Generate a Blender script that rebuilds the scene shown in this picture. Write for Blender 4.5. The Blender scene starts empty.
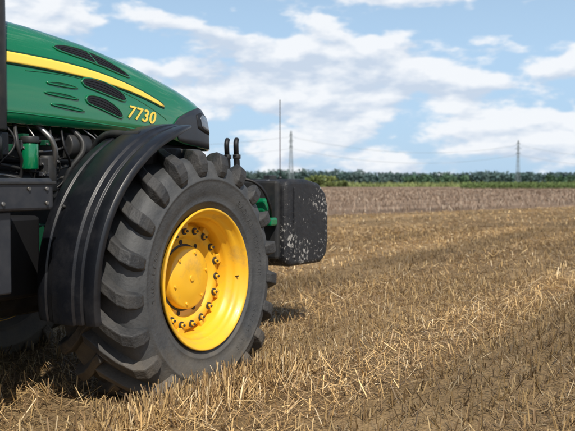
import bpy, bmesh, math, random
import numpy as np
from mathutils import Vector, Matrix
random.seed(7); rng=np.random.default_rng(11)
R=math.radians
scene=bpy.context.scene
COL=scene.collection
HEAD=R(58)            # tractor heading (world angle of its forward axis)
TX,TY=-0.448,4.37     # world position of front right wheel (outer plane)
WZ=0.68               # front axle height
SINK=-.075            # tyres pressed into the soft ground

# ------------------------------------------------------------------ materials
def mat(name,base,rough=.6,metal=0,coat=0,var=None,vscale=8,bump=0,bscale=60,dust=None,dscale=5,dlo=.5,dhi=.7,spec=.5,lowdust=None):
    m=bpy.data.materials.new(name); m.use_nodes=True
    nt=m.node_tree; N=nt.nodes; L=nt.links
    b=N['Principled BSDF']
    b.inputs['Roughness'].default_value=rough; b.inputs['Metallic'].default_value=metal
    b.inputs['Coat Weight'].default_value=coat; b.inputs['Coat Roughness'].default_value=.06
    b.inputs['Specular IOR Level'].default_value=spec
    b.inputs['Base Color'].default_value=(*base,1)
    tc=N.new('ShaderNodeTexCoord'); src=None
    if var:
        n=N.new('ShaderNodeTexNoise'); n.inputs['Scale'].default_value=vscale; n.inputs['Detail'].default_value=4
        L.new(tc.outputs['Object'],n.inputs['Vector'])
        mx=N.new('ShaderNodeMix'); mx.data_type='RGBA'
        mx.inputs[6].default_value=(*base,1); mx.inputs[7].default_value=(*var,1)
        rp=N.new('ShaderNodeMapRange'); rp.inputs[1].default_value=.35; rp.inputs[2].default_value=.68
        L.new(n.outputs['Fac'],rp.inputs[0]); L.new(rp.outputs[0],mx.inputs[0]); L.new(mx.outputs[2],b.inputs['Base Color']); src=mx.outputs[2]
    if dust:
        n=N.new('ShaderNodeTexNoise'); n.inputs['Scale'].default_value=dscale; n.inputs['Detail'].default_value=6; n.inputs['Roughness'].default_value=.68
        L.new(tc.outputs['Object'],n.inputs['Vector'])
        rp=N.new('ShaderNodeMapRange'); rp.inputs[1].default_value=dlo; rp.inputs[2].default_value=dhi
        L.new(n.outputs['Fac'],rp.inputs[0])
        mx=N.new('ShaderNodeMix'); mx.data_type='RGBA'
        if src: L.new(src,mx.inputs[6])
        else: mx.inputs[6].default_value=(*base,1)
        mx.inputs[7].default_value=(*dust,1); L.new(rp.outputs[0],mx.inputs[0]); L.new(mx.outputs[2],b.inputs['Base Color']); src=mx.outputs[2]
        r2=N.new('ShaderNodeMapRange'); r2.inputs[3].default_value=rough; r2.inputs[4].default_value=min(.95,rough+.35)
        L.new(rp.outputs[0],r2.inputs[0]); L.new(r2.outputs[0],b.inputs['Roughness'])
    if lowdust:   # soil dust thrown up on the lowest part (real height above ground)
        g=N.new('ShaderNodeNewGeometry'); sp=N.new('ShaderNodeSeparateXYZ'); L.new(g.outputs['Position'],sp.inputs[0])
        n=N.new('ShaderNodeTexNoise'); n.inputs['Scale'].default_value=9; n.inputs['Detail'].default_value=5; L.new(g.outputs['Position'],n.inputs['Vector'])
        z_=N.new('ShaderNodeMath'); z_.operation='MULTIPLY_ADD'; L.new(n.outputs['Fac'],z_.inputs[0]); z_.inputs[1].default_value=-.45; L.new(sp.outputs['Z'],z_.inputs[2])
        rp=N.new('ShaderNodeMapRange'); rp.inputs[1].default_value=.10; rp.inputs[2].default_value=-.22; rp.inputs[4].default_value=.8; L.new(z_.outputs[0],rp.inputs[0])
        mx=N.new('ShaderNodeMix'); mx.data_type='RGBA'; L.new(rp.outputs[0],mx.inputs[0]); L.new(src,mx.inputs[6]); mx.inputs[7].default_value=(*lowdust,1); L.new(mx.outputs[2],b.inputs['Base Color'])
    if bump:
        n=N.new('ShaderNodeTexNoise'); n.inputs['Scale'].default_value=bscale; n.inputs['Detail'].default_value=3
        L.new(tc.outputs['Object'],n.inputs['Vector'])
        bp=N.new('ShaderNodeBump'); bp.inputs['Strength'].default_value=bump; bp.inputs['Distance'].default_value=.01
        L.new(n.outputs['Fac'],bp.inputs['Height']); L.new(bp.outputs[0],b.inputs['Normal'])
    return m
GREEN=mat('green_paint',(.002,.155,.060),.24,coat=.9,dust=(.03,.15,.075),dscale=3,dlo=.55,dhi=1.0)
DGREEN=mat('green_paint_dark_and_shade',(.002,.055,.025),.5)  # dark green of trim and frame; in louvre slits it paints recess shade
YELLOW=mat('yellow_paint',(.82,.45,.022),.38,coat=.2,dust=(.36,.23,.07),dscale=7,dlo=.52,dhi=.85)
DECAL=mat('yellow_decal',(.86,.62,.09),.45)
RUBBER=mat('tyre_rubber',(.020,.021,.023),.62,dust=(.075,.070,.064),dscale=7,dlo=.40,dhi=.9,bump=.4,bscale=80,lowdust=(.15,.12,.085))
SIDE=mat('tyre_sidewall_rubber',(.034,.037,.041),.55,dust=(.105,.104,.101),dscale=6,dlo=.3,dhi=.95,bump=.25,bscale=70,lowdust=(.15,.125,.09))
PLAST=mat('black_plastic',(.006,.007,.010),.33,dust=(.026,.026,.029),dscale=5,dlo=.45,dhi=1.0,bump=.06,bscale=180)
DARK=mat('dark_metal',(.014,.016,.019),.5,var=(.032,.031,.029),vscale=14)
GREY=mat('grey_panel',(.018,.021,.028),.42,dust=(.05,.05,.053),dscale=6,dlo=.45,dhi=.9)
VENT=mat('vent_black',(.005,.005,.006),.55)
STEEL=mat('steel',(.30,.30,.31),.4,metal=.8,var=(.16,.15,.13),vscale=20)
WEIGHT=mat('weight_iron',(.008,.009,.012),.48,dust=(.026,.026,.028),dscale=7,dlo=.4,dhi=.8,bump=.35,bscale=30)
GLASSY=bpy.data.materials.new('cab_glass'); GLASSY.use_nodes=True
g=GLASSY.node_tree.nodes['Principled BSDF']; g.inputs['Base Color'].default_value=(.55,.65,.62,1); g.inputs['Roughness'].default_value=.03; g.inputs['Transmission Weight'].default_value=.9
LENS=mat('lamp_lens',(.18,.20,.23),.12,metal=.4)
def speckle():
    nt=WEIGHT.node_tree; N=nt.nodes; L=nt.links; b=N['Principled BSDF']
    old=b.inputs['Base Color'].links[0].from_socket
    tc=N.new('ShaderNodeTexCoord'); v=N.new('ShaderNodeTexNoise'); v.inputs['Scale'].default_value=34; v.inputs['Detail'].default_value=5; v.inputs['Roughness'].default_value=.68
    L.new(tc.outputs['Object'],v.inputs['Vector'])
    n=N.new('ShaderNodeTexNoise'); n.inputs['Scale'].default_value=4; L.new(tc.outputs['Object'],n.inputs['Vector'])
    ad=N.new('ShaderNodeMath'); ad.operation='MULTIPLY_ADD'; L.new(n.outputs['Fac'],ad.inputs[0]); ad.inputs[1].default_value=.45; L.new(v.outputs['Fac'],ad.inputs[2])
    sp=N.new('ShaderNodeSeparateXYZ'); L.new(tc.outputs['Object'],sp.inputs[0])
    zr=N.new('ShaderNodeMapRange'); zr.inputs[1].default_value=.35; zr.inputs[2].default_value=-.35; zr.inputs[3].default_value=-.04; zr.inputs[4].default_value=.065
    L.new(sp.outputs['Z'],zr.inputs[0]); a2=N.new('ShaderNodeMath'); L.new(ad.outputs[0],a2.inputs[0]); L.new(zr.outputs[0],a2.inputs[1])
    rp=N.new('ShaderNodeMapRange'); rp.inputs[1].default_value=.845; rp.inputs[2].default_value=.92; L.new(a2.outputs[0],rp.inputs[0])
    mx=N.new('ShaderNodeMix'); mx.data_type='RGBA'; L.new(old,mx.inputs[6]); mx.inputs[7].default_value=(.33,.32,.30,1)
    L.new(rp.outputs[0],mx.inputs[0]); L.new(mx.outputs[2],b.inputs['Base Color'])
speckle()

# ------------------------------------------------------------------ helpers
def empty(name,parent=None,loc=(0,0,0)):
    o=bpy.data.objects.new(name,None); COL.objects.link(o); o.parent=parent; o.location=loc; o.empty_display_size=.2; return o
def obj(name,me,parent=None,m=None,smooth=False,loc=(0,0,0),bevel=0,seg=2):
    o=bpy.data.objects.new(name,me); COL.objects.link(o); o.parent=parent; o.location=loc
    if m: me.materials.append(m)
    if smooth:
        me.polygons.foreach_set('use_smooth',[True]*len(me.polygons))
    if bevel:
        b=o.modifiers.new('b','BEVEL'); b.width=bevel; b.segments=seg; b.limit_method='ANGLE'; b.angle_limit=R(35); b.harden_normals=False
    return o
def mesh(name,v,f,parent=None,m=None,smooth=False,bevel=0,loc=(0,0,0),fix=True):
    me=bpy.data.meshes.new(name); me.from_pydata([tuple(p) for p in v],[],f)
    if fix:
        bm=bmesh.new(); bm.from_mesh(me); bmesh.ops.recalc_face_normals(bm,faces=bm.faces); bm.to_mesh(me); bm.free()
    me.update()
    return obj(name,me,parent,m,smooth,loc,bevel)
def box(name,x,y,z,parent,m,bevel=.012,rot=None):
    c=((x[0]+x[1])/2,(y[0]+y[1])/2,(z[0]+z[1])/2); h=((x[1]-x[0])/2,(y[1]-y[0])/2,(z[1]-z[0])/2)
    v=[(a*h[0],b*h[1],d*h[2]) for a in(-1,1) for b in(-1,1) for d in(-1,1)]
    f=[(0,1,3,2),(4,6,7,5),(0,4,5,1),(2,3,7,6),(0,2,6,4),(1,5,7,3)]
    o=mesh(name,v,f,parent,m,bevel=bevel,loc=c,smooth=False)
    if rot: o.rotation_euler=rot
    return o
def cyl(name,p0,p1,r,parent,m,seg=24,r1=None,bevel=0):
    p0=Vector(p0);p1=Vector(p1);d=p1-p0; r1=r if r1 is None else r1
    q=d.to_track_quat('Z','Y'); v=[];f=[]
    for k,(p,rr) in enumerate(((p0,r),(p1,r1))):
        for i in range(seg):
            a=2*math.pi*i/seg; v.append(p+q@Vector((rr*math.cos(a),rr*math.sin(a),0)))
    for i in range(seg): j=(i+1)%seg; f.append((i,j,seg+j,seg+i))
    f.append(tuple(range(seg))[::-1]); f.append(tuple(range(seg,2*seg)))
    o=mesh(name,v,f,parent,m,bevel=bevel)
    for p in o.data.polygons: p.use_smooth=len(p.vertices)==4
    return o
def tube(name,pts,r,parent,m,cyc=False,smooth=True):
    c=bpy.data.curves.new(name,'CURVE'); c.dimensions='3D'; c.bevel_depth=r; c.bevel_resolution=3; c.use_fill_caps=True; c.resolution_u=8
    s=c.splines.new('BEZIER' if smooth else 'POLY')
    if smooth:
        s.bezier_points.add(len(pts)-1)
        for b,p in zip(s.bezier_points,pts): b.co=p; b.handle_left_type=b.handle_right_type='AUTO'
    else:
        s.points.add(len(pts)-1)
        for b,p in zip(s.points,pts): b.co=(*p,1)
    s.use_cyclic_u=cyc
    c.materials.append(m); o=bpy.data.objects.new(name,c); COL.objects.link(o); o.parent=parent; return o
def lathe(name,prof,parent,m,seg=96,closed=False,bevel=0):
    v=[];f=[];n=len(prof)
    for i in range(seg):
        a=2*math.pi*i/seg
        for r,y in prof: v.append((r*math.cos(a),y,r*math.sin(a)))
    for i in range(seg):
        i2=(i+1)%seg
        for j in range(n-1 if not closed else n):
            j2=(j+1)%n
            f.append((i*n+j,i*n+j2,i2*n+j2,i2*n+j))
    return mesh(name,v,f,parent,m,smooth=True)
def interp(x,pts):
    return float(np.interp(x,[p[0] for p in pts],[p[1] for p in pts]))

tractor=empty('tractor',loc=(TX,TY,SINK)); tractor.rotation_euler=(0,0,HEAD)

# ------------------------------------------------------------------ wheels
W=.54
half=[(.372,.062),(.395,.044),(.41,.034),(.425,.026),(.428,.0225),(.436,.0215),(.44,.024),(.47,.013),(.50,.006),(.53,.002),(.545,.001),(.549,-.002),(.556,-.002),(.56,.002),(.590,.009),(.615,.020),(.640,.036),(.656,.058),(.662,.085),(.666,.14),(.669,.20),(.670,W/2)]
prof=half+[(r,W-y) for r,y in half[::-1][1:]]
def lug_mesh():
    st=[(.670,W/2+.035,1,0,.054,-.045,.028,.042),(.670,W/2-.01,1,0,.055,.0,.028,.043),(.668,.20,1,0,.055,.085,.029,.044),(.666,.135,1,-.05,.055,.165,.030,.046),
        (.661,.075,.9,-.42,.059,.235,.033,.049),(.648,.042,.72,-.7,.058,.262,.034,.050),(.622,.022,.42,-.9,.042,.272,.033,.049),(.594,.010,.15,-1,.026,.276,.028,.044),(.568,.003,.05,-1,.005,.278,.022,.037)]
    v=[];f=[];NL=21
    for side in (0,1):
        for k in range(NL):
            th0=2*math.pi*(k+(.5 if side else 0))/NL+random.uniform(-.004,.004); b0=len(v); jh=random.uniform(-.003,.002)
            for (r,y,nr,ny,h,phi,wt,wb) in st:
                ln=math.hypot(nr,ny); nr/=ln; ny/=ln
                for (hh,ww) in ((-.012,-wb),(h+jh,-wt),(h+jh,wt),(-.012,wb)):
                    rr=r+nr*hh; yy=y+ny*hh; a=th0+phi+ww/rr
                    if side: yy=W-yy
                    v.append((rr*math.cos(a),yy,rr*math.sin(a)))
            n=len(st)
            for i in range(n-1):
                for j in range(3):
                    a=b0+i*4+j; f.append((a,a+1,a+5,a+4))
                f.append((b0+i*4+3,b0+i*4,b0+i*4+4,b0+i*4+7))
            f.append((b0,b0+3,b0+2,b0+1)); e=b0+(n-1)*4; f.append((e,e+1,e+2,e+3))
    return v,f
LV,LF=lug_mesh()
def wheel(name,loc,scale=1,mirror=False,spin=0,letters=False,steer=0):
    e=empty(name,tractor,loc); e.scale=(scale,-scale if mirror else scale,scale); e.rotation_euler=(0,0,steer)
    s=empty(name+'_spin',e); s.rotation_euler=(0,spin,0)
    lathe('tyre_carcass',prof,s,SIDE,144)
    mesh('tyre_lugs',LV,LF,s,RUBBER,bevel=.006)
    rim=[(.355,.075),(.372,.058),(.382,.040),(.391,.030),(.392,.022),(.386,.017),(.378,.022),(.370,.036),(.362,.050),(.352,.058),(.340,.066),(.334,.085),(.330,.105),(.318,.118),(.312,.135),(.310,.30),(.30,.40),(.36,.46),(.385,.49)]
    lathe('rim_barrel',rim,s,YELLOW,128)
    disc=[(.318,.205),(.300,.200),(.292,.182),(.285,.172),(.245,.170),(.235,.176),(.222,.196),(.212,.202),(.165,.204),(.10,.204)]
    lathe('wheel_disc',disc,s,YELLOW,128)
    hub=[(.176,.215),(.175,.165),(.170,.156),(.160,.151),(.120,.148),(.112,.144),(.060,.143),(.0005,.143)]
    lathe('planetary_hub',hub,s,YELLOW,72)
    lathe('hub_recess',[(.19,.2035),(.183,.199),(.176,.2005)],s,DARK,64)
    cyl('hub_plug',(0,.150,0),(0,.135,0),.018,s,YELLOW,6)
    for k in range(6):
        a=k*math.pi/3+.3; cyl('hub_cap_bolt',(.145*math.cos(a),.156,.145*math.sin(a)),(.145*math.cos(a),.141,.145*math.sin(a)),.009,s,YELLOW,6)
    for k in range(18):
        a=2*math.pi*k/18; c,si=math.cos(a),math.sin(a)
        cyl('wheel_nut_washer',(.265*c,.175,.265*si),(.265*c,.164,.265*si),.021,s,DARK,16)
        cyl('wheel_nut',(.265*c,.165,.265*si),(.265*c,.150,.265*si),.012,s,YELLOW,6)
        cyl('wheel_stud',(.265*c,.151,.265*si),(.265*c,.143,.265*si),.007,s,DARK,8)
    for k in range(9):
        a=2*math.pi*(k+.5)/9; c,si=math.cos(a),math.sin(a)
        cyl('disc_hole',(.202*c,.21,.202*si),(.202*c,.198,.202*si),.013,s,VENT,16)
        o=box('rim_lug',(-.028,.028),(-.018,.018),(-.03,.012),s,YELLOW,.004); o.location=(.302*c,.178,.302*si); o.rotation_euler=(0,math.pi/2-a,0)
    cyl('valve',(.338,.075,0),(.330,.05,.004),.004,s,DARK,8)
    if letters:
        def ring(txt,a0,r,size,step,y,tilt):
            for i,ch in enumerate(txt):
                if ch==' ': continue
                a=a0-i*step
                c=bpy.data.curves.new('sidewall_letter','FONT'); c.body=ch; c.size=size; c.extrude=.0014; c.align_x='CENTER'; c.align_y='CENTER'
                c.materials.append(SIDE); o=bpy.data.objects.new('sidewall_letter',c); COL.objects.link(o); o.parent=s
                up=Vector((math.cos(a),tilt,math.sin(a))).normalized(); xx=Vector((math.sin(a),0,-math.cos(a))); nn_=xx.cross(up)
                o.matrix_local=Matrix((( xx.x,up.x,nn_.x,r*math.cos(a)),(xx.y,up.y,nn_.y,y),(xx.z,up.z,nn_.z,r*math.sin(a)),(0,0,0,1)))
        ring('RADIAL TRACTOR',R(60),.49,.045,.078,.008,-.25)
        ring('540/65 R28',R(-20),.49,.040,.068,.008,-.25)
        ring('TUBELESS',R(190),.49,.040,.07,.008,-.25)
    return e
wheel('front_right_wheel',(.02,-.03,WZ),letters=True,spin=.06,steer=R(1.5))
CL=1.10
wheel('front_left_wheel',(0.0,2*CL,WZ),mirror=True,spin=.5)
wheel('rear_right_wheel',(-2.75,-.02,.90),scale=1.33,spin=.2)
wheel('rear_left_wheel',(-2.75,2*CL+.02,.90),scale=1.33,mirror=True,spin=.4)

# ------------------------------------------------------------------ fender
def fender(name,mirror=False):
    v=[];f=[]
    cs=[(.012,-.034),(.013,-.012),(.022,.0),(.050,.005),(.086,.005),(.092,-.005),(.106,-.005),(.112,.006),(.150,.010),(.158,.022),(.30,.026),(.308,.012),(.350,.008),(.356,-.004),(.370,-.004),(.376,.006),(.430,.002),(.448,-.006),(.452,-.04)]
    nth=56
    for i in range(nth+1):
        t=i/nth; a=R(92+(191-92)*t)
        rc=.848-.062*min(1,t*1.2)**.8
        for j,(y,dr) in enumerate(cs):
            y=y+.035*(1-y/.452)*min(1,max(0,(t-.35)/.6))
            if t<.16:
                q_=t/.16; y=.22+(y-.22)*(.72+.28*math.sin(q_*math.pi/2)); dr*=.45+.55*q_
            v.append(((rc+dr)*math.cos(a),y,WZ+(rc+dr)*math.sin(a)))
    n=len(cs)
    for i in range(nth):
        for j in range(n-1): f.append((i*n+j,i*n+j+1,(i+1)*n+j+1,(i+1)*n+j))
    if mirror: v=[(a,2*CL-b,c) for a,b,c in v]
    o=mesh(name,v,f,tractor,PLAST,smooth=True)
    s=o.modifiers.new('s','SOLIDIFY'); s.thickness=.005; s.offset=-1
    b=o.modifiers.new('b','BEVEL'); b.width=.003; b.segments=2; b.limit_method='ANGLE'; b.angle_limit=R(30)
    return o
fender('front_right_fender'); fender('front_left_fender',True)
for sgn in (0,1):
    yy=lambda y:(2*CL-y) if sgn else y
    tube('fender_bracket',[(-.1,yy(.62),.75),(-.25,yy(.60),1.2),(-.3,yy(.50),1.44),(-.3,yy(.2),1.465)],.02,tractor,DARK)
    for a in (100,150):
        cyl('fender_bolt',(.80*math.cos(R(a)),yy(.33),WZ+.815*math.sin(R(a))),(.828*math.cos(R(a)),yy(.33),WZ+.838*math.sin(R(a))),.008,tractor,DARK,6)

# ------------------------------------------------------------------ hood
ZT=[(-1.25,2.125),(-.9,2.120),(-.695,2.112),(-.416,2.096),(-.034,2.058),(.4,1.978),(.8,1.878),(.98,1.822),(1.07,1.782),(1.12,1.735),(1.14,1.69)]
WB=[(-1.25,.415),(-.2,.405),(.3,.395),(.7,.378),(.95,.352),(1.06,.325),(1.11,.29),(1.14,.25)]
Z0=1.38;NP=3.6
def smooth_interp(x,pts):
    return (interp(x-.06,pts)+interp(x,pts)*2+interp(x+.06,pts))/4 if x<.98 else interp(x,pts)
def ztop(s): return smooth_interp(s,ZT)
def hw(s,z):
    t=max(0,min(.9999,(z-Z0)/(ztop(s)-Z0)))
    return smooth_interp(s,WB)*(1-t**NP)**(1/NP)
def zbot(s): return interp(s,[(-1.3,1.52),(.5,1.52),(.75,1.47),(1.14,1.44)])
ss=list(np.linspace(-1.25,.96,46))+[.99,1.02,1.05,1.07,1.09,1.105,1.12,1.13,1.14]
v=[];f=[];nu=26
HC=CL+.02
for s in ss:
    zt=ztop(s);wb=smooth_interp(s,WB);zb=zbot(s)
    sa=((zb-Z0)/(zt-Z0))**(NP/2); a0=math.asin(sa)
    row=[]
    for i in range(nu+1):
        a=a0+(math.pi/2-a0)*i/nu
        row.append((wb*max(0,math.cos(a))**(2/NP),Z0+(zt-Z0)*math.sin(a)**(2/NP)))
    v+=[(s,HC-w,z) for w,z in row]+[(s,HC+w,z) for w,z in row[::-1][1:]]
n=2*nu+1
for i in range(len(ss)-1):
    for j in range(n-1): f.append((i*n+j,i*n+j+1,(i+1)*n+j+1,(i+1)*n+j))
f.append(tuple(range((len(ss)-1)*n,len(ss)*n)))
hood=mesh('hood',v,f,tractor,GREEN,smooth=True)
hood.data.polygons[len(hood.data.polygons)-1].use_smooth=False
sm=hood.modifiers.new('s','SOLIDIFY'); sm.thickness=.012; sm.offset=-1
def patch(name,top,bot,off,m,ns=40,nz=5,sides=(0,1)):
    s0=top[0][0]; s1=top[-1][0]
    for side in sides:
        v=[];f=[]
        for i in range(ns+1):
            s=s0+(s1-s0)*i/ns; a=interp(s,bot); b=interp(s,top)
            for j in range(nz+1):
                z=a+(b-a)*j/nz; w=hw(s,z)+off
                v.append((s,HC-w if side==0 else HC+w,z))
        for i in range(ns):
            for j in range(nz):
                q=i*(nz+1)+j; f.append((q,q+1,q+nz+2,q+nz+1))
        o=mesh(name,v,f,tractor,m,smooth=True)
        sdf=o.modifiers.new('s','SOLIDIFY'); sdf.thickness=.002; sdf.offset=0
def curve(pts,n=24):
    xs=np.array([p[0] for p in pts]);ys=np.array([p[1] for p in pts]);c=np.polyfit(xs,ys,min(3,len(pts)-1))
    X=np.linspace(xs[0],xs[-1],n); return [(float(x),float(np.polyval(c,x))) for x in X]
def offs(c,fn): return [(s,z+fn((s-c[0][0])/(c[-1][0]-c[0][0]))) for s,z in c]
st=curve([(-1.2,1.868),(-.726,1.862),(-.35,1.856),(-.073,1.836),(.176,1.796),(.38,1.752),(.53,1.708)],40)
th=lambda t: .0285*(1-max(0,(t-.45)/.55)**2*.62)
tip=lambda t: 1 if t<.985 else .5
patch('stripe_border',offs(st,lambda t:th(t)*tip(t)+.010),offs(st,lambda t:-th(t)*tip(t)-.010),.0025,DGREEN)
patch('side_stripe',offs(st,lambda t:th(t)*tip(t)),offs(st,lambda t:-th(t)*tip(t)),.005,DECAL)
def lens(name,c,thk,m=VENT,off=.004,p=.5,frame=True,slats=0):
    g=lambda t: max(0.0001,thk*(max(0,math.sin(math.pi*min(1,max(0,t)))) )**p)
    T=offs(c,g);B=offs(c,lambda t:-g(t))
    patch(name,T,B,off,m)
    if frame:
        loop=T+B[::-1]
        for sgn in (1,-1):
            tube(name+'_lip',[(s,HC-sgn*(hw(s,z)+.003),z) for s,z in loop],.005,tractor,GREEN,cyc=True,smooth=False)
    for k in range(slats):
        t=(k+1)/(slats+1); s=c[0][0]+(c[-1][0]-c[0][0])*t; z=interp(s,c); h=g(t)
        for sgn in (1,-1):
            tube(name+'_slat',[(s-.02,HC-sgn*(hw(s-.02,z+h)+.005),z+h),(s+.02,HC-sgn*(hw(s+.02,z-h)+.005),z-h)],.005,tractor,GREEN,smooth=False)
    if m is VENT:
        for q_ in (-.45,0,.45):
            for sgn in (1,-1):
                pts=[(s,HC-sgn*(hw(s,z+q_*g(i/(len(c)-1)))+.006),z+q_*g(i/(len(c)-1))) for i,(s,z) in enumerate(c)][2:-2]
                tube(name+'_mesh_bar',pts,.0018,tractor,VENT,smooth=False)
lens('upper_air_vent',curve([(-.36,1.968),(-.08,1.950),(.24,1.868)],30),.034,slats=1,p=.45)
lens('side_air_vent',curve([(-.20,1.788),(-.02,1.770),(.16,1.720)],24),.036,p=.3)
lens('side_air_vent_low',curve([(-.18,1.690),(-.03,1.670),(.12,1.614)],24),.036,p=.3)
for k,(a,b,c,d) in enumerate([(-.46,1.755,-.24,1.748),(-.48,1.70,-.24,1.685),(-.44,1.64,-.2,1.62)]):
    lens('hood_louvre',curve([(a,b),((a+c)/2,(b+d)/2+.004),(c,d)],16),.009,DGREEN,frame=True)
for pts in ([(-1.2,1.575),(-.5,1.572),(-.2,1.562),(.2,1.545),(.5,1.535)],[(-.60,1.805),(-.25,1.808),(.1,1.770),(.35,1.70),(.55,1.62)]):
    c=curve(pts,24)
    for sgn in (1,-1): tube('hood_crease',[(s,HC-sgn*(hw(s,z)-.001),z) for s,z in c],.004,tractor,GREEN,smooth=False)
patch('nose_panel',[(.62,1.605),(.68,1.650),(.82,1.700),(.97,1.738),(1.06,1.730),(1.115,1.69)],[(.62,1.595),(.66,1.49),(.82,1.468),(1.115,1.445)],.006,GREY,30,6)
patch('headlamp',[(.95,1.668),(1.0,1.688),(1.10,1.660)],[(.95,1.60),(1.0,1.578),(1.10,1.560)],.012,LENS,12,4)
patch('headlamp_surround',[(.90,1.68),(.98,1.705),(1.11,1.672)],[(.90,1.59),(.98,1.562),(1.11,1.545)],.009,VENT,12,4)
box('front_grille',(1.142,1.150),(HC-.225,HC+.225),(1.45,1.62),tractor,VENT,.003)
for k in range(7): box('grille_bar',(1.148,1.156),(HC-.22,HC+.22),(1.46+k*.022,1.466+k*.022),tractor,DARK,.001)
for sgn in (1,-1):
    c=bpy.data.curves.new('hood_number','FONT'); c.body='7730'; c.size=.112; c.extrude=.0015; c.shear=.32; c.offset=.0014; c.space_character=1.08
    c.materials.append(DECAL); o=bpy.data.objects.new('hood_number',c); COL.objects.link(o); o.parent=tractor
    o.scale=(1.1,1,1)
    if sgn==1: o.location=(.155,HC-hw(.2,1.62)-.008,1.612); o.rotation_euler=(R(90)-R(5),R(6),R(2.0))
    else: o.location=(.42,HC+hw(.25,1.65)+.008,1.60); o.rotation_euler=(R(90),R(-6),R(180-2.0))

box('radiator_housing',(.50,1.0),(HC-.30,HC+.30),(.95,1.47),tractor,VENT,.03)
box('frame_rail',(-1.4,1.15),(HC-.26,HC-.20),(.74,.98),tractor,DGREEN,.01)
box('frame_rail_left',(-1.4,1.15),(HC+.20,HC+.26),(.74,.98),tractor,DGREEN,.01)
box('engine_block',(-1.1,.42),(HC-.22,HC+.22),(.82,1.32),tractor,DARK,.03)
box('cylinder_head',(-1.0,.36),(HC-.17,HC+.17),(1.32,1.50),tractor,DARK,.02)
box('firewall',(-1.24,-1.18),(HC-.40,HC+.40),(.95,2.06),tractor,DARK,.02)
box('front_axle_beam',(-.12,.12),(.55,2*CL-.55),(.56,.76),tractor,DARK,.03)
box('oil_pan',(-1.0,.3),(HC-.28,HC+.28),(.48,.80),tractor,DARK,.05)
cyl('axle_planetary_right',(0,.20,WZ),(0,.62,WZ),.17,tractor,DARK,32); cyl('axle_planetary_left',(0,2*CL-.62,WZ),(0,2*CL-.2,WZ),.17,tractor,DARK,32)
cyl('steering_cylinder',(-.2,.7,.70),(-.2,1.5,.70),.035,tractor,DARK)
box('battery_box',(-1.05,-.62),(.60,.85),(.62,1.04),tractor,VENT,.02)
cyl('fuel_filter',(-.60,.70,1.28),(-.60,.70,1.42),.044,tractor,GREEN,28,bevel=.008)
cyl('fuel_filter_cap',(-.60,.70,1.42),(-.60,.70,1.455),.048,tractor,DARK,28,bevel=.005)
cyl('oil_filter',(-.44,.76,1.16),(-.44,.76,1.36),.055,tractor,DARK,28,bevel=.01)
cyl('starter_motor',(-.85,.80,1.22),(-.55,.80,1.22),.06,tractor,DARK,28,bevel=.01)
cyl('alternator',(-.30,.78,1.42),(-.14,.78,1.42),.075,tractor,DARK,28,bevel=.01)
for k in range(12):
    x=-.98+k*.08
    tube('engine_hose',[(x,.74+.03*random.random(),1.53),(x+random.uniform(-.05,.08),.69,1.42),(x+random.uniform(-.05,.1),.73,1.28),(x+random.uniform(-.1,.1),.80,1.12)],random.choice([.005,.007,.011,.016]),tractor,random.choice([VENT,DARK,VENT,STEEL]))
for k in range(6):
    z=1.18+k*.055; tube('engine_pipe',[(-1.1,.76,z),(-.8,.70+.02*k,z+.02),(-.5,.74,z-.02),(-.2,.80,z+.03)],.005+.002*(k%3),tractor,STEEL if k in(1,4) else DARK)
box('ecu_module',(-.86,-.74),(.69,.74),(1.35,1.47),tractor,DARK,.008)
for k in range(8):
    x=-.9+random.random()*.5; z=1.15+random.random()*.32
    box('engine_bracket',(x,x+random.uniform(.02,.07)),(.70,.78),(z,z+random.uniform(.02,.06)),tractor,random.choice([DARK,GREY,DGREEN]),.004)
    cyl('engine_bolt',(x+.01,.70,z+.01),(x+.01,.69,z+.01),.007,tractor,STEEL,6)

box('side_step_tray',(-1.75,-.915),(.17,.60),(1.085,1.232),tractor,GREY,.014)
box('tray_rim',(-1.752,-.905),(.160,.61),(1.205,1.218),tractor,DARK,.003)
box('tray_end_plate',(-.912,-.900),(.19,.58),(1.10,1.20),tractor,DARK,.004)
for (a,b) in ((-.96,1.185),(-.96,1.12),(-1.06,1.185),(-1.2,1.12)):
    cyl('tray_bolt',(a,.172,b),(a,.160,b),.009,tractor,STEEL,6)
box('step_hanger',(-1.30,-1.13),(.20,.23),(.72,1.085),tractor,GREY,.008)
for z in (.35,.62): box('step_tread',(-1.62,-1.34),(.08,.34),(z,z+.03),tractor,DARK,.006)
for x in (-1.62,-1.34): box('step_side',(x,x+.02),(.18,.26),(.33,1.085),tractor,DARK,.005)
box('fuel_tank',(-1.75,-1.10),(.36,.86),(.50,1.08),tractor,PLAST,.08)
tube('tray_cable',[(-.93,.5,1.1),(-.86,.55,.98),(-.84,.7,1.1),(-.9,.75,1.3)],.012,tractor,VENT)
cyl('exhaust_stack',(-.885,.64,1.47),(-.885,.64,2.75),.072,tractor,DARK,32,bevel=.01)
cyl('exhaust_elbow',(-.885,.64,1.33),(-.885,.64,1.47),.05,tractor,DARK,24)
tube('exhaust_tip',[(-.885,.64,2.74),(-.885,.64,2.86),(-.92,.64,2.95)],.045,tractor,DARK)

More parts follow.
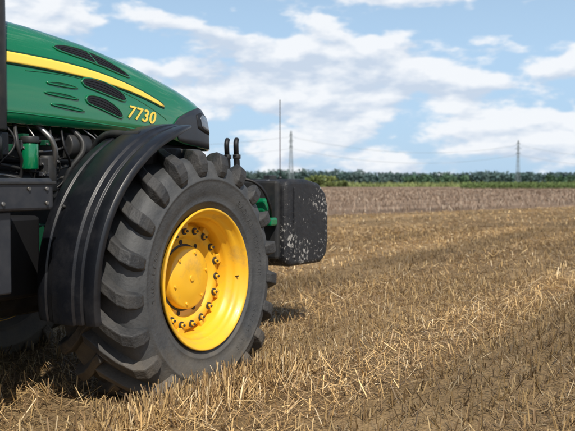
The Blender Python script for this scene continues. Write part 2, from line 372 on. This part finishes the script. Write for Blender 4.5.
# cab
cx0,cx1=-2.75,-1.22; cy0,cy1=CL-.78,CL+.78
box('cab_floor',(cx0,cx1),(cy0,cy1),(1.05,1.30),tractor,GREEN,.04)
box('cab_roof',(cx0-.12,cx1+.10),(cy0-.04,cy1+.04),(2.82,3.02),tractor,GREEN,.08)
box('cab_headliner',(cx0-.05,cx1+.03),(cy0+.02,cy1-.02),(2.76,2.81),tractor,DARK,.01)
for y in (cy0+.03,cy1-.03):
    for x in (cx0+.05,-2.05,cx1-.05):
        cyl('cab_pillar',(x,y,1.28),(x,y,2.78),.04,tractor,DARK,12)
    box('cab_side_glass',(cx0+.09,cx1-.09),(y-.003,y+.003),(1.33,2.75),tractor,GLASSY,0)
box('cab_windscreen',(cx1-.05,cx1-.044),(cy0+.07,cy1-.07),(1.33,2.75),tractor,GLASSY,0)
box('cab_rear_glass',(cx0+.04,cx0+.046),(cy0+.07,cy1-.07),(1.33,2.75),tractor,GLASSY,0)
box('seat',(-2.3,-1.85),(CL-.25,CL+.25),(1.4,1.55),tractor,VENT,.05); box('seat_back',(-2.38,-2.25),(CL-.25,CL+.25),(1.5,2.2),tractor,VENT,.05)
cyl('steering_column',(-1.5,CL,1.3),(-1.65,CL,1.95),.04,tractor,VENT)
box('rear_transmission',(-3.1,-1.2),(CL-.3,CL+.3),(.6,1.2),tractor,DGREEN,.05)
cyl('rear_axle',(-2.75,.4,.9),(-2.75,2*CL-.4,.9),.14,tractor,DGREEN,24)
for y0 in (0.02,2*CL-.66):
    v=[];f=[]
    for i in range(25):
        a=R(30+i*6); 
        for y in (y0,y0+.64): v.append((-2.75+1.05*math.cos(a),y,.9+1.08*math.sin(a)))
    for i in range(24): f.append((i*2,i*2+1,i*2+3,i*2+2))
    o=mesh('rear_fender',v,f,tractor,GREEN,smooth=True); o.modifiers.new('s','SOLIDIFY').thickness=.03

# ------------------------------------------------------------------ front hitch and weight
def weight():
    x0,x1,y0,y1,z0,z1=1.47,2.11,.40,2*CL-.40,.590,1.240
    pr=[(x0,z0+.05),(x0+.05,z0),(x1-.12,z0-.005),(x1-.03,z0+.05),(x1,z0+.16),(x1,z1-.22),(x1-.04,z1-.11),(x1-.15,z1-.03),(x1-.34,z1),(x0+.06,z1),(x0,z1-.03)]
    cxm=(x0+x1)/2;cz=(z0+z1)/2;cy=(y0+y1)/2
    v=[(x-cxm,y-cy,z-cz) for y in (y0,y1) for x,z in pr]; n=len(pr)
    f=[(i,(i+1)%n,n+(i+1)%n,n+i) for i in range(n)]+[tuple(range(n))[::-1],tuple(range(n,2*n))]
    o=mesh('front_ballast_weight',v,f,tractor,WEIGHT,bevel=.035,loc=(cxm,cy,cz)); o.modifiers['b'].segments=4
    box('weight_rib',(x0+.10,x0+.118),(y0-.010,y0+.02),(z0+.06,z1-.06),tractor,WEIGHT,.006)
    box('weight_back_plate',(x0-.05,x0+.01),(y0+.05,y1-.05),(z0+.06,z1-.01),tractor,DARK,.02)
    box('weight_top_lug',(x0+.16,x0+.26),(y0+.25,y0+.31),(z1-.01,z1+.03),tractor,DARK,.008)
weight()
cyl('marker_rod',(1.70,.602,1.20),(1.70,.602,1.846),.0038,tractor,DARK,8); cyl('marker_rod_base',(1.70,.602,1.235),(1.70,.602,1.26),.014,tractor,DARK,12)
box('front_hitch_frame',(1.05,1.30),(CL-.30,CL+.30),(.62,1.10),tractor,DARK,.03)
for y in (CL-.40,CL+.34): box('hitch_lower_arm',(1.15,1.44),(y,y+.06),(.72,.84),tractor,DARK,.02)
box('hitch_plate',(1.34,1.40),(.50,.60),(.99,1.10),tractor,GREEN,.02)
box('hitch_plate_low',(1.33,1.42),(.44,.52),(.90,.96),tractor,GREEN,.015)
tube('hitch_hose',[(1.15,.62,1.25),(1.25,.50,1.20),(1.34,.46,1.05),(1.42,.50,.95)],.011,tractor,VENT)
box('coupler_bracket',(1.04,1.18),(.58,.74),(1.18,1.30),tractor,DARK,.01)
for y in (.585,.665):
    tube('hydraulic_coupler',[(1.11,y,1.28),(1.11,y,1.36),(1.10,y,1.41)],.022,tractor,VENT)
    cyl('coupler_collar',(1.11,y,1.38),(1.11,y,1.41),.028,tractor,DARK,16,bevel=.003)
    tube('coupler_handle',[(1.105,y,1.41),(1.085,y-.012,1.45),(1.085,y-.012,1.49),(1.11,y,1.515)],.018,tractor,VENT)
    tube('coupler_hose',[(1.11,y,1.25),(1.02,y+.05,1.15),(.9,y+.15,1.2)],.014,tractor,VENT)

# ------------------------------------------------------------------ ground
def nodes(m): return m.node_tree.nodes,m.node_tree.links
def ground_mat(name,c0,c1,c2,fine=40,bandamt=.5,ang=HEAD,bstr=.6,bands=(.03,.5),val=(.75,1.25),big=(.35,.5)):
    m=bpy.data.materials.new(name); m.use_nodes=True; N,L=nodes(m); b=N['Principled BSDF']; b.inputs['Roughness'].default_value=.95; b.inputs['Specular IOR Level'].default_value=.1
    g=N.new('ShaderNodeNewGeometry')
    rot=N.new('ShaderNodeVectorRotate'); rot.rotation_type='Z_AXIS'; rot.inputs['Angle'].default_value=-ang; L.new(g.outputs['Position'],rot.inputs['Vector'])
    def noise(sc,det=5,rough=.6):
        mp=N.new('ShaderNodeMapping'); mp.inputs['Scale'].default_value=sc; L.new(rot.outputs[0],mp.inputs[0])
        n=N.new('ShaderNodeTexNoise'); n.inputs['Scale'].default_value=1; n.inputs['Detail'].default_value=det; n.inputs['Roughness'].default_value=rough; L.new(mp.outputs[0],n.inputs['Vector']); return n.outputs['Fac']
    def mr(x,a,b_,lo=0,hi=1):
        r=N.new('ShaderNodeMapRange'); r.inputs[1].default_value=a; r.inputs[2].default_value=b_; r.inputs[3].default_value=lo; r.inputs[4].default_value=hi; L.new(x,r.inputs[0]); return r.outputs[0]
    def mix(f,a,b_):
        x=N.new('ShaderNodeMix'); x.data_type='RGBA'
        L.new(f,x.inputs[0]) 
        for i,c in ((6,a),(7,b_)):
            if isinstance(c,tuple): x.inputs[i].default_value=(*c,1)
            else: L.new(c,x.inputs[i])
        return x.outputs[2]
    n1=noise((fine*.5,fine,fine)); n2=noise((bands[0],bands[1],1),5); n3=noise((*big,1),6)
    a=mix(mr(n1,.35,.65),c0,c1)
    bnd=mix(mr(n2,.38,.62),a,c2)
    x=N.new('ShaderNodeMix'); x.data_type='RGBA'; x.inputs[0].default_value=bandamt; L.new(a,x.inputs[6]); L.new(bnd,x.inputs[7])
    hs=N.new('ShaderNodeHueSaturation'); L.new(x.outputs[2],hs.inputs['Color']); L.new(mr(n3,.3,.7,*val),hs.inputs['Value'])
    L.new(hs.outputs[0],b.inputs['Base Color'])
    bp=N.new('ShaderNodeBump'); bp.inputs['Strength'].default_value=bstr; bp.inputs['Distance'].default_value=.03; L.new(n1,bp.inputs['Height']); L.new(bp.outputs[0],b.inputs['Normal'])
    return m
mesh('ground',[(-5000,-3000,-.03),(5000,-3000,-.03),(5000,8000,-.03),(-5000,8000,-.03)],[(0,1,2,3)],None,ground_mat('far_grass',(.12,.16,.07),(.20,.21,.09),(.30,.27,.15),fine=.5,ang=0,bands=(.002,.03)),fix=False)
A=Vector((1.5,28.0));d=Vector((.762,.648));nn=Vector((-.648,.762))
P=[A-d*260,A+d*260]
q=[P[0],P[1],P[1]-nn*300,P[0]-nn*300]
STUB=ground_mat('stubble_soil',(.070,.046,.026),(.27,.18,.088),(.35,.245,.13),fine=45,bandamt=.7,val=(.62,1.25))
mesh('stubble_field',[(p.x,p.y,0) for p in q[::-1]],[(0,1,2,3)],None,STUB,fix=False)
FAR=ground_mat('harvested_soil',(.095,.064,.042),(.22,.150,.100),(.29,.212,.150),fine=5,bandamt=.75,ang=R(42),bands=(.03,.35),val=(.6,1.35),big=(.06,.35))
mesh('harvested_field',[(P[0].x,P[0].y,-.012),(P[1].x,P[1].y,-.012),(300,235,-.012),(-400,235,-.012)],[(0,1,2,3)],None,FAR,fix=False)

# straw ---------------------------------------------------------------
SM=bpy.data.materials.new('straw'); SM.use_nodes=True; N,L=nodes(SM); b=N['Principled BSDF']; b.inputs['Roughness'].default_value=.55; b.inputs['Specular IOR Level'].default_value=.3
at=N.new('ShaderNodeAttribute'); at.attribute_name='Col'; L.new(at.outputs['Color'],b.inputs['Base Color'])
ch,sh=math.cos(HEAD),math.sin(HEAD)
def vnoise(x,y,seed):
    r=np.random.default_rng(seed); G=r.random((64,64)); xi=np.floor(x).astype(int);yi=np.floor(y).astype(int);fx=x-xi;fy=y-yi; fx=fx*fx*(3-2*fx);fy=fy*fy*(3-2*fy)
    g=lambda a,b:G[a%64,b%64]
    return (g(xi,yi)*(1-fx)+g(xi+1,yi)*fx)*(1-fy)+(g(xi,yi+1)*(1-fx)+g(xi+1,yi+1)*fx)*fy
def quads(name,C,D,Wd,col,m,taper=.8):
    n=len(C); V=np.empty((n,4,3)); V[:,0]=C-Wd; V[:,1]=C+Wd; V[:,2]=C+D+Wd*taper; V[:,3]=C+D-Wd*taper
    me=bpy.data.meshes.new(name); me.vertices.add(4*n); me.vertices.foreach_set('co',V.reshape(-1).astype(np.float32))
    me.loops.add(4*n); me.loops.foreach_set('vertex_index',np.arange(4*n,dtype=np.int32)); me.polygons.add(n)
    me.polygons.foreach_set('loop_start',np.arange(0,4*n,4,dtype=np.int32)); me.polygons.foreach_set('loop_total',np.full(n,4,dtype=np.int32))
    a=me.color_attributes.new('Col','FLOAT_COLOR','POINT'); cc=np.ones((n,4,4)); cc[:,:,:3]=col[:,None,:]
    a.data.foreach_set('color',cc.reshape(-1).astype(np.float32)); me.update(calc_edges=True); me.validate()
    me.materials.append(m); o=bpy.data.objects.new(name,me); COL.objects.link(o); return o
def fan(n,y0,y1,kx=.58):
    Y=np.sqrt(rng.random(n)*(y1**2-y0**2)+y0**2); X=(rng.random(n)*2-1)*kx*(Y+1.2); return X,Y
Cs=[];Ds=[];Ws=[];Cc=[]
pal=np.array([(.46,.31,.138),(.57,.41,.205),(.37,.24,.105),(.24,.15,.072),(.64,.51,.32),(.31,.21,.115),(.13,.085,.048)])
def band(u,w):
    big=vnoise(u*.018+9,w*.50+3,1); mid=vnoise(u*.06,w*1.5+5,4); sm_=vnoise(u*.8,w*2.6,2)
    wv=w+.12*np.sin(u*.25)
    per=.5+.5*np.sin(wv*2*np.pi/1.7)
    ph=np.mod(wv+1.1,5.0); track=np.exp(-((ph-1.0)/.22)**2)+np.exp(-((ph-2.8)/.22)**2)   # old wheel tracks, pressed flat and dark
    return np.clip((.40*big+.26*mid+.16*sm_+.18*per-.5)*2.5+.52-.5*track,0,1)
def add(n,y0,y1,wid,standing,hmul=1,XY=None,dens=True):
    X,Y=fan(n,y0,y1) if XY is None else XY
    n=len(X)
    u=ch*X+sh*Y; w=-sh*X+ch*Y
    bn=band(u,w)
    if standing:
        if XY is None: w=np.round(w/.14)*.14+rng.normal(0,.022,n)
        keep=rng.random(n)<(1.05-.65*bn) if dens else np.ones(n,bool)
        X=ch*u-sh*w; Y=sh*u+ch*w
        h=(.028+.085*rng.random(n)**1.4)*hmul; la=rng.random(n)*2*np.pi; lean=np.abs(rng.normal(0,.45,n))+.02
        flat=rng.random(n)<.45; lean=np.where(flat,rng.random(n)*1.1+.45,lean)
        D=np.stack([np.sin(lean)*np.cos(la)*h,np.sin(lean)*np.sin(la)*h,np.cos(lean)*h],1); Z=np.zeros(n)
    else:
        keep=rng.random(n)<(.25+1.2*bn)
        h=(.03+.22*rng.random(n)**2.1); la=rng.normal(HEAD,1.2,n); el=rng.normal(0.02,.16,n)
        D=np.stack([np.cos(el)*np.cos(la)*h,np.cos(el)*np.sin(la)*h,np.sin(el)*h],1); Z=.004+rng.random(n)*.05*(.2+bn)+np.maximum(0,-D[:,2])
    oa=rng.random(n)*np.pi; Wd=np.stack([np.cos(oa),np.sin(oa),np.zeros(n)],1)
    if not standing:
        Wd=np.cross(D/np.linalg.norm(D,axis=1)[:,None],np.stack([.4*np.cos(oa),.4*np.sin(oa),np.ones(n)],1))
        Wd/=np.linalg.norm(Wd,axis=1)[:,None]
    Wd*= (wid*(.5+1.0*rng.random(n)))[:,None]*.5
    c=pal[rng.choice(len(pal),n,p=[.22,.16,.2,.16,.06,.12,.08])]*(.46+.92*bn)[:,None]*(.75+.5*rng.random(n))[:,None]
    lf=(X-TX)*ch+(Y-TY)*sh; lw=-(X-TX)*sh+(Y-TY)*ch
    tyre=((lw>-.03)&(lw<.55)&(lf<.28))|((lw>1.65)&(lw<2.2)&(lf<.28))
    keep&=~(tyre&standing&(rng.random(n)<.93))
    bl=(X-A.x)*nn.x+(Y-A.y)*nn.y<0
    keep&=bl
    Cs.append(np.stack([X,Y,Z],1)[keep]);Ds.append(D[keep]);Ws.append(Wd[keep]);Cc.append(c[keep])
add(60000,1.2,9.5,.0055,True); add(88000,1.2,9.5,.0042,False)
add(46000,9.5,20,.009,True,.9); add(60000,9.5,20,.008,False)
add(32000,20,46,.017,True,.9); add(34000,20,46,.016,False)
n=4200; lf=rng.uniform(-1.0,.75,n); lw=-.05-np.abs(rng.normal(0,.13,n)); add(n,0,0,.0055,True,1.5,(TX+lf*ch-lw*sh,TY+lf*sh+lw*ch),False)
n=700; lf=rng.uniform(.3,.75,n); lw=rng.uniform(-.04,.6,n); add(n,0,0,.0055,True,1.4,(TX+lf*ch-lw*sh,TY+lf*sh+lw*ch),False)
n=2200; lf=rng.uniform(-1.5,-.40,n); lw=rng.uniform(-.1,.6,n); add(n,0,0,.0055,True,1.3,(TX+lf*ch-lw*sh,TY+lf*sh+lw*ch),False)
quads('straw_stubble',np.concatenate(Cs),np.concatenate(Ds),np.concatenate(Ws),np.concatenate(Cc),SM)
n=60000; Y=np.sqrt(rng.random(n)*(150**2-22**2)+22**2); X=(rng.random(n)*2-1)*.52*Y+3
w=(X-A.x)*nn.x+(Y-A.y)*nn.y; u=(X-A.x)*d.x+(Y-A.y)*d.y; bn=vnoise(u*.04,w*.30,8)*.6+vnoise(u*.3,w*.9,9)*.4
k=(w>.3)&(rng.random(n)<.3+1.0*bn); X=X[k];Y=Y[k];bn=bn[k];n=len(X)
a=rng.normal(0,.35,(n,3)); a[:,2]=1; oa=rng.random(n)*np.pi; ww=.008+.00035*Y
pc=np.array([(.25,.175,.12),(.34,.25,.18),(.16,.105,.07),(.40,.32,.24)])[rng.integers(0,4,n)]*(.55+.7*bn)[:,None]
quads('dry_stalks',np.stack([X,Y,np.full(n,-.01)],1),a*(.08+.14*rng.random(n))[:,None],np.stack([np.cos(oa),np.sin(oa),0*oa],1)*ww[:,None],pc,SM)

# ------------------------------------------------------------------ vegetation
LM=bpy.data.materials.new('leaves'); LM.use_nodes=True; N,L=nodes(LM); b=N['Principled BSDF']; b.inputs['Roughness'].default_value=.8; b.inputs['Specular IOR Level'].default_value=.15
at=N.new('ShaderNodeAttribute'); at.attribute_name='Col'; L.new(at.outputs['Color'],b.inputs['Base Color'])
def crowns(name,trees,nleaf,leaf,base,var=.35,hv_s=.10):
    C=[];D=[];Wd=[];K=[]
    for (x,y,z0,h,r) in trees:
        nl=5; lobes=[(rng.normal(0,.35)*r,rng.normal(0,.35)*r,(.35+.5*rng.random())*h,r*(.45+.3*rng.random())) for _ in range(nl)]
        li=rng.integers(0,nl,nleaf); Lb=np.array(lobes)[li]
        p=rng.normal(0,1,(nleaf,3)); p/=np.linalg.norm(p,axis=1)[:,None]; rr=rng.random(nleaf)**.35
        pos=Lb[:,:3]+p*(Lb[:,3]*rr)[:,None]*np.array([1,1,min(1.1,h*.3/r+.3)])
        low=rng.random(nleaf)<.25; pos[low,2]=rng.random(low.sum())*h*.4; pos[low,0]=rng.normal(0,.5,low.sum())*r
        pos[:,2]=np.clip(pos[:,2],.02*h,h)
        pos+=np.array([x,y,z0])
        a=rng.normal(0,1,(nleaf,3)); a/=np.linalg.norm(a,axis=1)[:,None]; c=np.cross(a,rng.normal(0,1,(nleaf,3))); c/=np.linalg.norm(c,axis=1)[:,None]
        s=leaf*(.5+rng.random(nleaf)); C.append(pos);D.append(a*s[:,None]);Wd.append(c*s[:,None]*.5)
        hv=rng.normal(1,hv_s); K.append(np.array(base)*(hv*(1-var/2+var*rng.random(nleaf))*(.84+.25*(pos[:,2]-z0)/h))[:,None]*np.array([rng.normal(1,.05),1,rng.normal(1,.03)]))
    return quads(name,np.concatenate(C),np.concatenate(D),np.concatenate(Wd),np.concatenate(K),LM,.6)
T=[]
for row in range(3):
    x=-1250
    while x<1700:
        h=22+9*vnoise(np.array([x*.007]),np.array([row*7.]),5)[0]+rng.normal(0,1.0)
        if 160<x<400: h-=5
        T.append((x,1750+row*40+rng.normal(0,8),0,max(12,h),rng.uniform(9,15))); x+=rng.uniform(10,17)
crowns('forest',T,170,3.2,(.080,.125,.120),.15,.05)  # bluish distance haze is mixed into this leaf colour
T=[(rng.uniform(83,128),560+rng.normal(0,5),0,rng.uniform(5,7.5),rng.uniform(3,5)) for _ in range(22)]+[(rng.uniform(172,240),520+rng.normal(0,8),0,rng.uniform(4.5,7),rng.uniform(3,5)) for _ in range(24)]
crowns('hedgerow',T,120,1.1,(.070,.120,.07),.25)
crowns('bush',[(8.8,230,-.03,4.0,2.3),(12.6,232,-.03,3.0,2.1),(15.8,231,-.03,1.9,1.8),(6.6,231,-.03,2.5,1.3)],560,.40,(.12,.155,.055))
n=30000; X=rng.uniform(37,150,n); Y=rng.uniform(165,180,n)+(X-37)*.03; X=X+(Y-165)*.1
h=np.clip(rng.normal(1.10,.15,n)+.25*vnoise(X*.12,Y*.1,12),.6,1.6); Z=rng.random(n)*h*.85; a=rng.normal(0,.5,(n,3)); a[:,2]=np.abs(a[:,2])+.5; a/=np.linalg.norm(a,axis=1)[:,None]
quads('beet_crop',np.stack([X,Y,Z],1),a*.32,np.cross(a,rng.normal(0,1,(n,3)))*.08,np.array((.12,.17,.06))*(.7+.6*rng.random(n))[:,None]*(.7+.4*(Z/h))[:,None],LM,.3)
n=24000; X=rng.uniform(-60,180,n); Y=rng.uniform(236,252,n); a=rng.normal(0,.4,(n,3)); a[:,2]=np.abs(a[:,2])+.6
quads('field_margin_grass',np.stack([X,Y,np.full(n,-.02)],1),a*1.0,rng.normal(0,1,(n,3))*.13,np.array((.22,.25,.10))*(.7+.6*rng.random(n))[:,None],LM,.3)

# ------------------------------------------------------------------ transmission towers
PM=mat('galvanised_steel',(.22,.25,.28),.6)
def tower(loc,H,yaw):
    segs=[]
    lv=[0,.12,.24,.36,.47,.57,.66,.74,.82,.90,1.0]
    wd=lambda t: H*(.036*(1-t)**1.3+.009)
    for i in range(len(lv)-1):
        a,b=lv[i],lv[i+1]; wa,wb=wd(a),wd(b)
        ca=[(sx*wa,sy*wa,a*H) for sx,sy in((-1,-1),(1,-1),(1,1),(-1,1))]; cb=[(sx*wb,sy*wb,b*H) for sx,sy in((-1,-1),(1,-1),(1,1),(-1,1))]
        for k in range(4):
            segs+=[(ca[k],cb[k],.13),(ca[k],cb[(k+1)%4],.06),(ca[(k+1)%4],cb[k],.06),(cb[k],cb[(k+1)%4],.06)]
    for t,l in ((.70,.085),(.81,.11),(.92,.075)):
        z=t*H; w=wd(t)
        for sx in(-1,1):
            tp=(sx*l*H,0,z)
            for sy in(-1,1): segs+=[((sx*w,sy*w,z),tp,.08),((sx*w,sy*w,z+.03*H),tp,.08)]
            segs+=[(tp,(tp[0],0,z-.03*H),.08)]
    v=[];f=[]
    for p,q_,r in segs:
        p=Vector(p);q_=Vector(q_);dq=(q_-p).to_track_quat('Z','Y'); b0=len(v)
        for e in(p,q_):
            for sx,sy in((-1,-1),(1,-1),(1,1),(-1,1)): v.append(e+dq@Vector((sx*r,sy*r,0)))
        f+=[(b0+k,b0+(k+1)%4,b0+4+(k+1)%4,b0+4+k) for k in range(4)]
    o=mesh('transmission_tower',v,f,None,PM,loc=loc,fix=False); o.rotation_euler=(0,0,yaw); return o
t1=(3.5,800,0);t2=(259,900,0);t0=(-300,690,0);t3=(520,1010,0)
yaw=math.atan2(100,256)+math.pi/2
tower(t1,53,yaw); tower(t2,49,yaw); tower(t3,50,yaw); tower(t0,54,yaw)
c=bpy.data.curves.new('power_lines','CURVE'); c.dimensions='3D'; c.bevel_depth=.06; c.bevel_resolution=0; c.materials.append(PM)
tw=[(t0,54),(t1,53),(t2,49),(t3,50)]
for i in range(3):
    (a,ha),(b_,hb)=tw[i],tw[i+1]
    for t,l in ((.70,.085),(.92,.075)):
        for sx in(-1,1):
            pa=Vector((a[0]+sx*l*ha*math.cos(yaw),a[1]+sx*l*ha*math.sin(yaw),(t-.03)*ha)); pb=Vector((b_[0]+sx*l*hb*math.cos(yaw),b_[1]+sx*l*hb*math.sin(yaw),(t-.03)*hb))
            s=c.splines.new('POLY'); s.points.add(24)
            for k in range(25):
                u=k/24; p=pa.lerp(pb,u); p.z-=4*12*u*(1-u); s.points[k].co=(*p,1)
o=bpy.data.objects.new('power_lines',c); COL.objects.link(o)

# ------------------------------------------------------------------ sky and sun
el=R(50); to=Vector((.30,-.954,0)).normalized(); ts=Vector((to.x*math.cos(el),to.y*math.cos(el),math.sin(el)))
w=bpy.data.worlds.new('World'); scene.world=w; w.use_nodes=True; N=w.node_tree.nodes; L=w.node_tree.links; N.clear()
out=N.new('ShaderNodeOutputWorld'); bg=N.new('ShaderNodeBackground'); L.new(bg.outputs[0],out.inputs[0]); bg.inputs['Strength'].default_value=.1
sky=N.new('ShaderNodeTexSky'); sky.sky_type='NISHITA'; sky.sun_disc=False; sky.sun_elevation=el; sky.sun_rotation=math.atan2(to.x,to.y); sky.dust_density=1.0; sky.air_density=1.0; sky.ozone_density=1.5
tc=N.new('ShaderNodeTexCoord'); D_=tc.outputs['Generated']
def math_(op,a,b=None,c=None,clamp=False):
    m=N.new('ShaderNodeMath'); m.operation=op; m.use_clamp=clamp
    for i,x in enumerate((a,b,c)):
        if x is None: continue
        if isinstance(x,(int,float)): m.inputs[i].default_value=x
        else: L.new(x,m.inputs[i])
    return m.outputs[0]
def wnoise(sc,off,det,rough=.55,dist=0):
    mp=N.new('ShaderNodeMapping'); mp.inputs['Scale'].default_value=sc; mp.inputs['Location'].default_value=off; L.new(D_,mp.inputs[0])
    n=N.new('ShaderNodeTexNoise'); n.inputs['Scale'].default_value=1; n.inputs['Detail'].default_value=det; n.inputs['Roughness'].default_value=rough; n.inputs['Distortion'].default_value=dist; L.new(mp.outputs[0],n.inputs['Vector']); return n.outputs['Fac']
sep=N.new('ShaderNodeSeparateXYZ'); L.new(D_,sep.inputs[0]); z=sep.outputs['Z']
S=(9,9,23); off=(2.3,4.1,.7)
n1=wnoise(S,off,7,.54,.1); n1b=wnoise(S,(off[0]-.10,off[1],off[2]+.28),5,.54,.1)
n2=wnoise((2.2,2.2,10),(7,1,3.3),2); n4=wnoise((5,5,16),(1,8,2),4)
bias=N.new('ShaderNodeValToRGB'); L.new(math_('MULTIPLY',z,3.2,clamp=True),bias.inputs[0])
cr=bias.color_ramp; cr.elements[0].position=0; cr.elements[0].color=(.50,)*3+(1,); cr.elements[1].position=1; cr.elements[1].color=(.40,)*3+(1,)
for p,v_ in ((.10,.53),(.20,.61),(.40,.62),(.50,.54),(.58,.49),(.72,.51),(.85,.44)):
    e=cr.elements.new(p); e.color=(v_,)*3+(1,)
dens=math_('ADD',math_('ADD',n1,math_('MULTIPLY',math_('SUBTRACT',n2,.5),.55)),math_('SUBTRACT',bias.outputs[0],.5))
mr=N.new('ShaderNodeMapRange'); mr.interpolation_type='SMOOTHSTEP'; mr.inputs[1].default_value=.47; mr.inputs[2].default_value=.58; L.new(dens,mr.inputs[0])
shd=N.new('ShaderNodeMapRange'); shd.inputs[1].default_value=-.10; shd.inputs[2].default_value=.06; L.new(math_('ADD',math_('SUBTRACT',n1,n1b),math_('MULTIPLY',math_('SUBTRACT',n4,.5),.35)),shd.inputs[0])
cc=N.new('ShaderNodeMix'); cc.data_type='RGBA'; cc.inputs[6].default_value=(6.0,6.9,8.2,1); cc.inputs[7].default_value=(9.4,9.6,9.9,1); L.new(shd.outputs[0],cc.inputs[0])
hz=N.new('ShaderNodeMapRange'); hz.inputs[1].default_value=.15; hz.inputs[2].default_value=.45; hz.inputs[3].default_value=.80; hz.inputs[4].default_value=.12; L.new(z,hz.inputs[0])
haze=N.new('ShaderNodeMix'); haze.data_type='RGBA'; L.new(sky.outputs[0],haze.inputs[6]); haze.inputs[7].default_value=(4.9,7.1,9.6,1); L.new(hz.outputs[0],haze.inputs[0])
mx=N.new('ShaderNodeMix'); mx.data_type='RGBA'; L.new(math_('MULTIPLY',mr.outputs[0],.93),mx.inputs[0]); L.new(haze.outputs[2],mx.inputs[6]); L.new(cc.outputs[2],mx.inputs[7])
L.new(mx.outputs[2],bg.inputs['Color'])
sl=bpy.data.lights.new('sun','SUN'); sl.energy=5.0; sl.angle=R(.5); sl.color=(1,.93,.82); so=bpy.data.objects.new('sun',sl); COL.objects.link(so); so.rotation_euler=ts.to_track_quat('Z','Y').to_euler()

# ------------------------------------------------------------------ camera
cd=bpy.data.cameras.new('camera'); cd.lens=50.07; cd.sensor_width=36; cd.clip_end=12000; cd.clip_start=.05
cd.dof.use_dof=True; cd.dof.focus_distance=4.5; cd.dof.aperture_fstop=4.0
co=bpy.data.objects.new('camera',cd); COL.objects.link(co); co.location=(0,0,1.21+SINK); co.rotation_euler=(R(90)-math.atan(32.5/800),0,0); scene.camera=co
scene.view_settings.view_transform='Standard'; scene.view_settings.look='None'; scene.view_settings.exposure=0
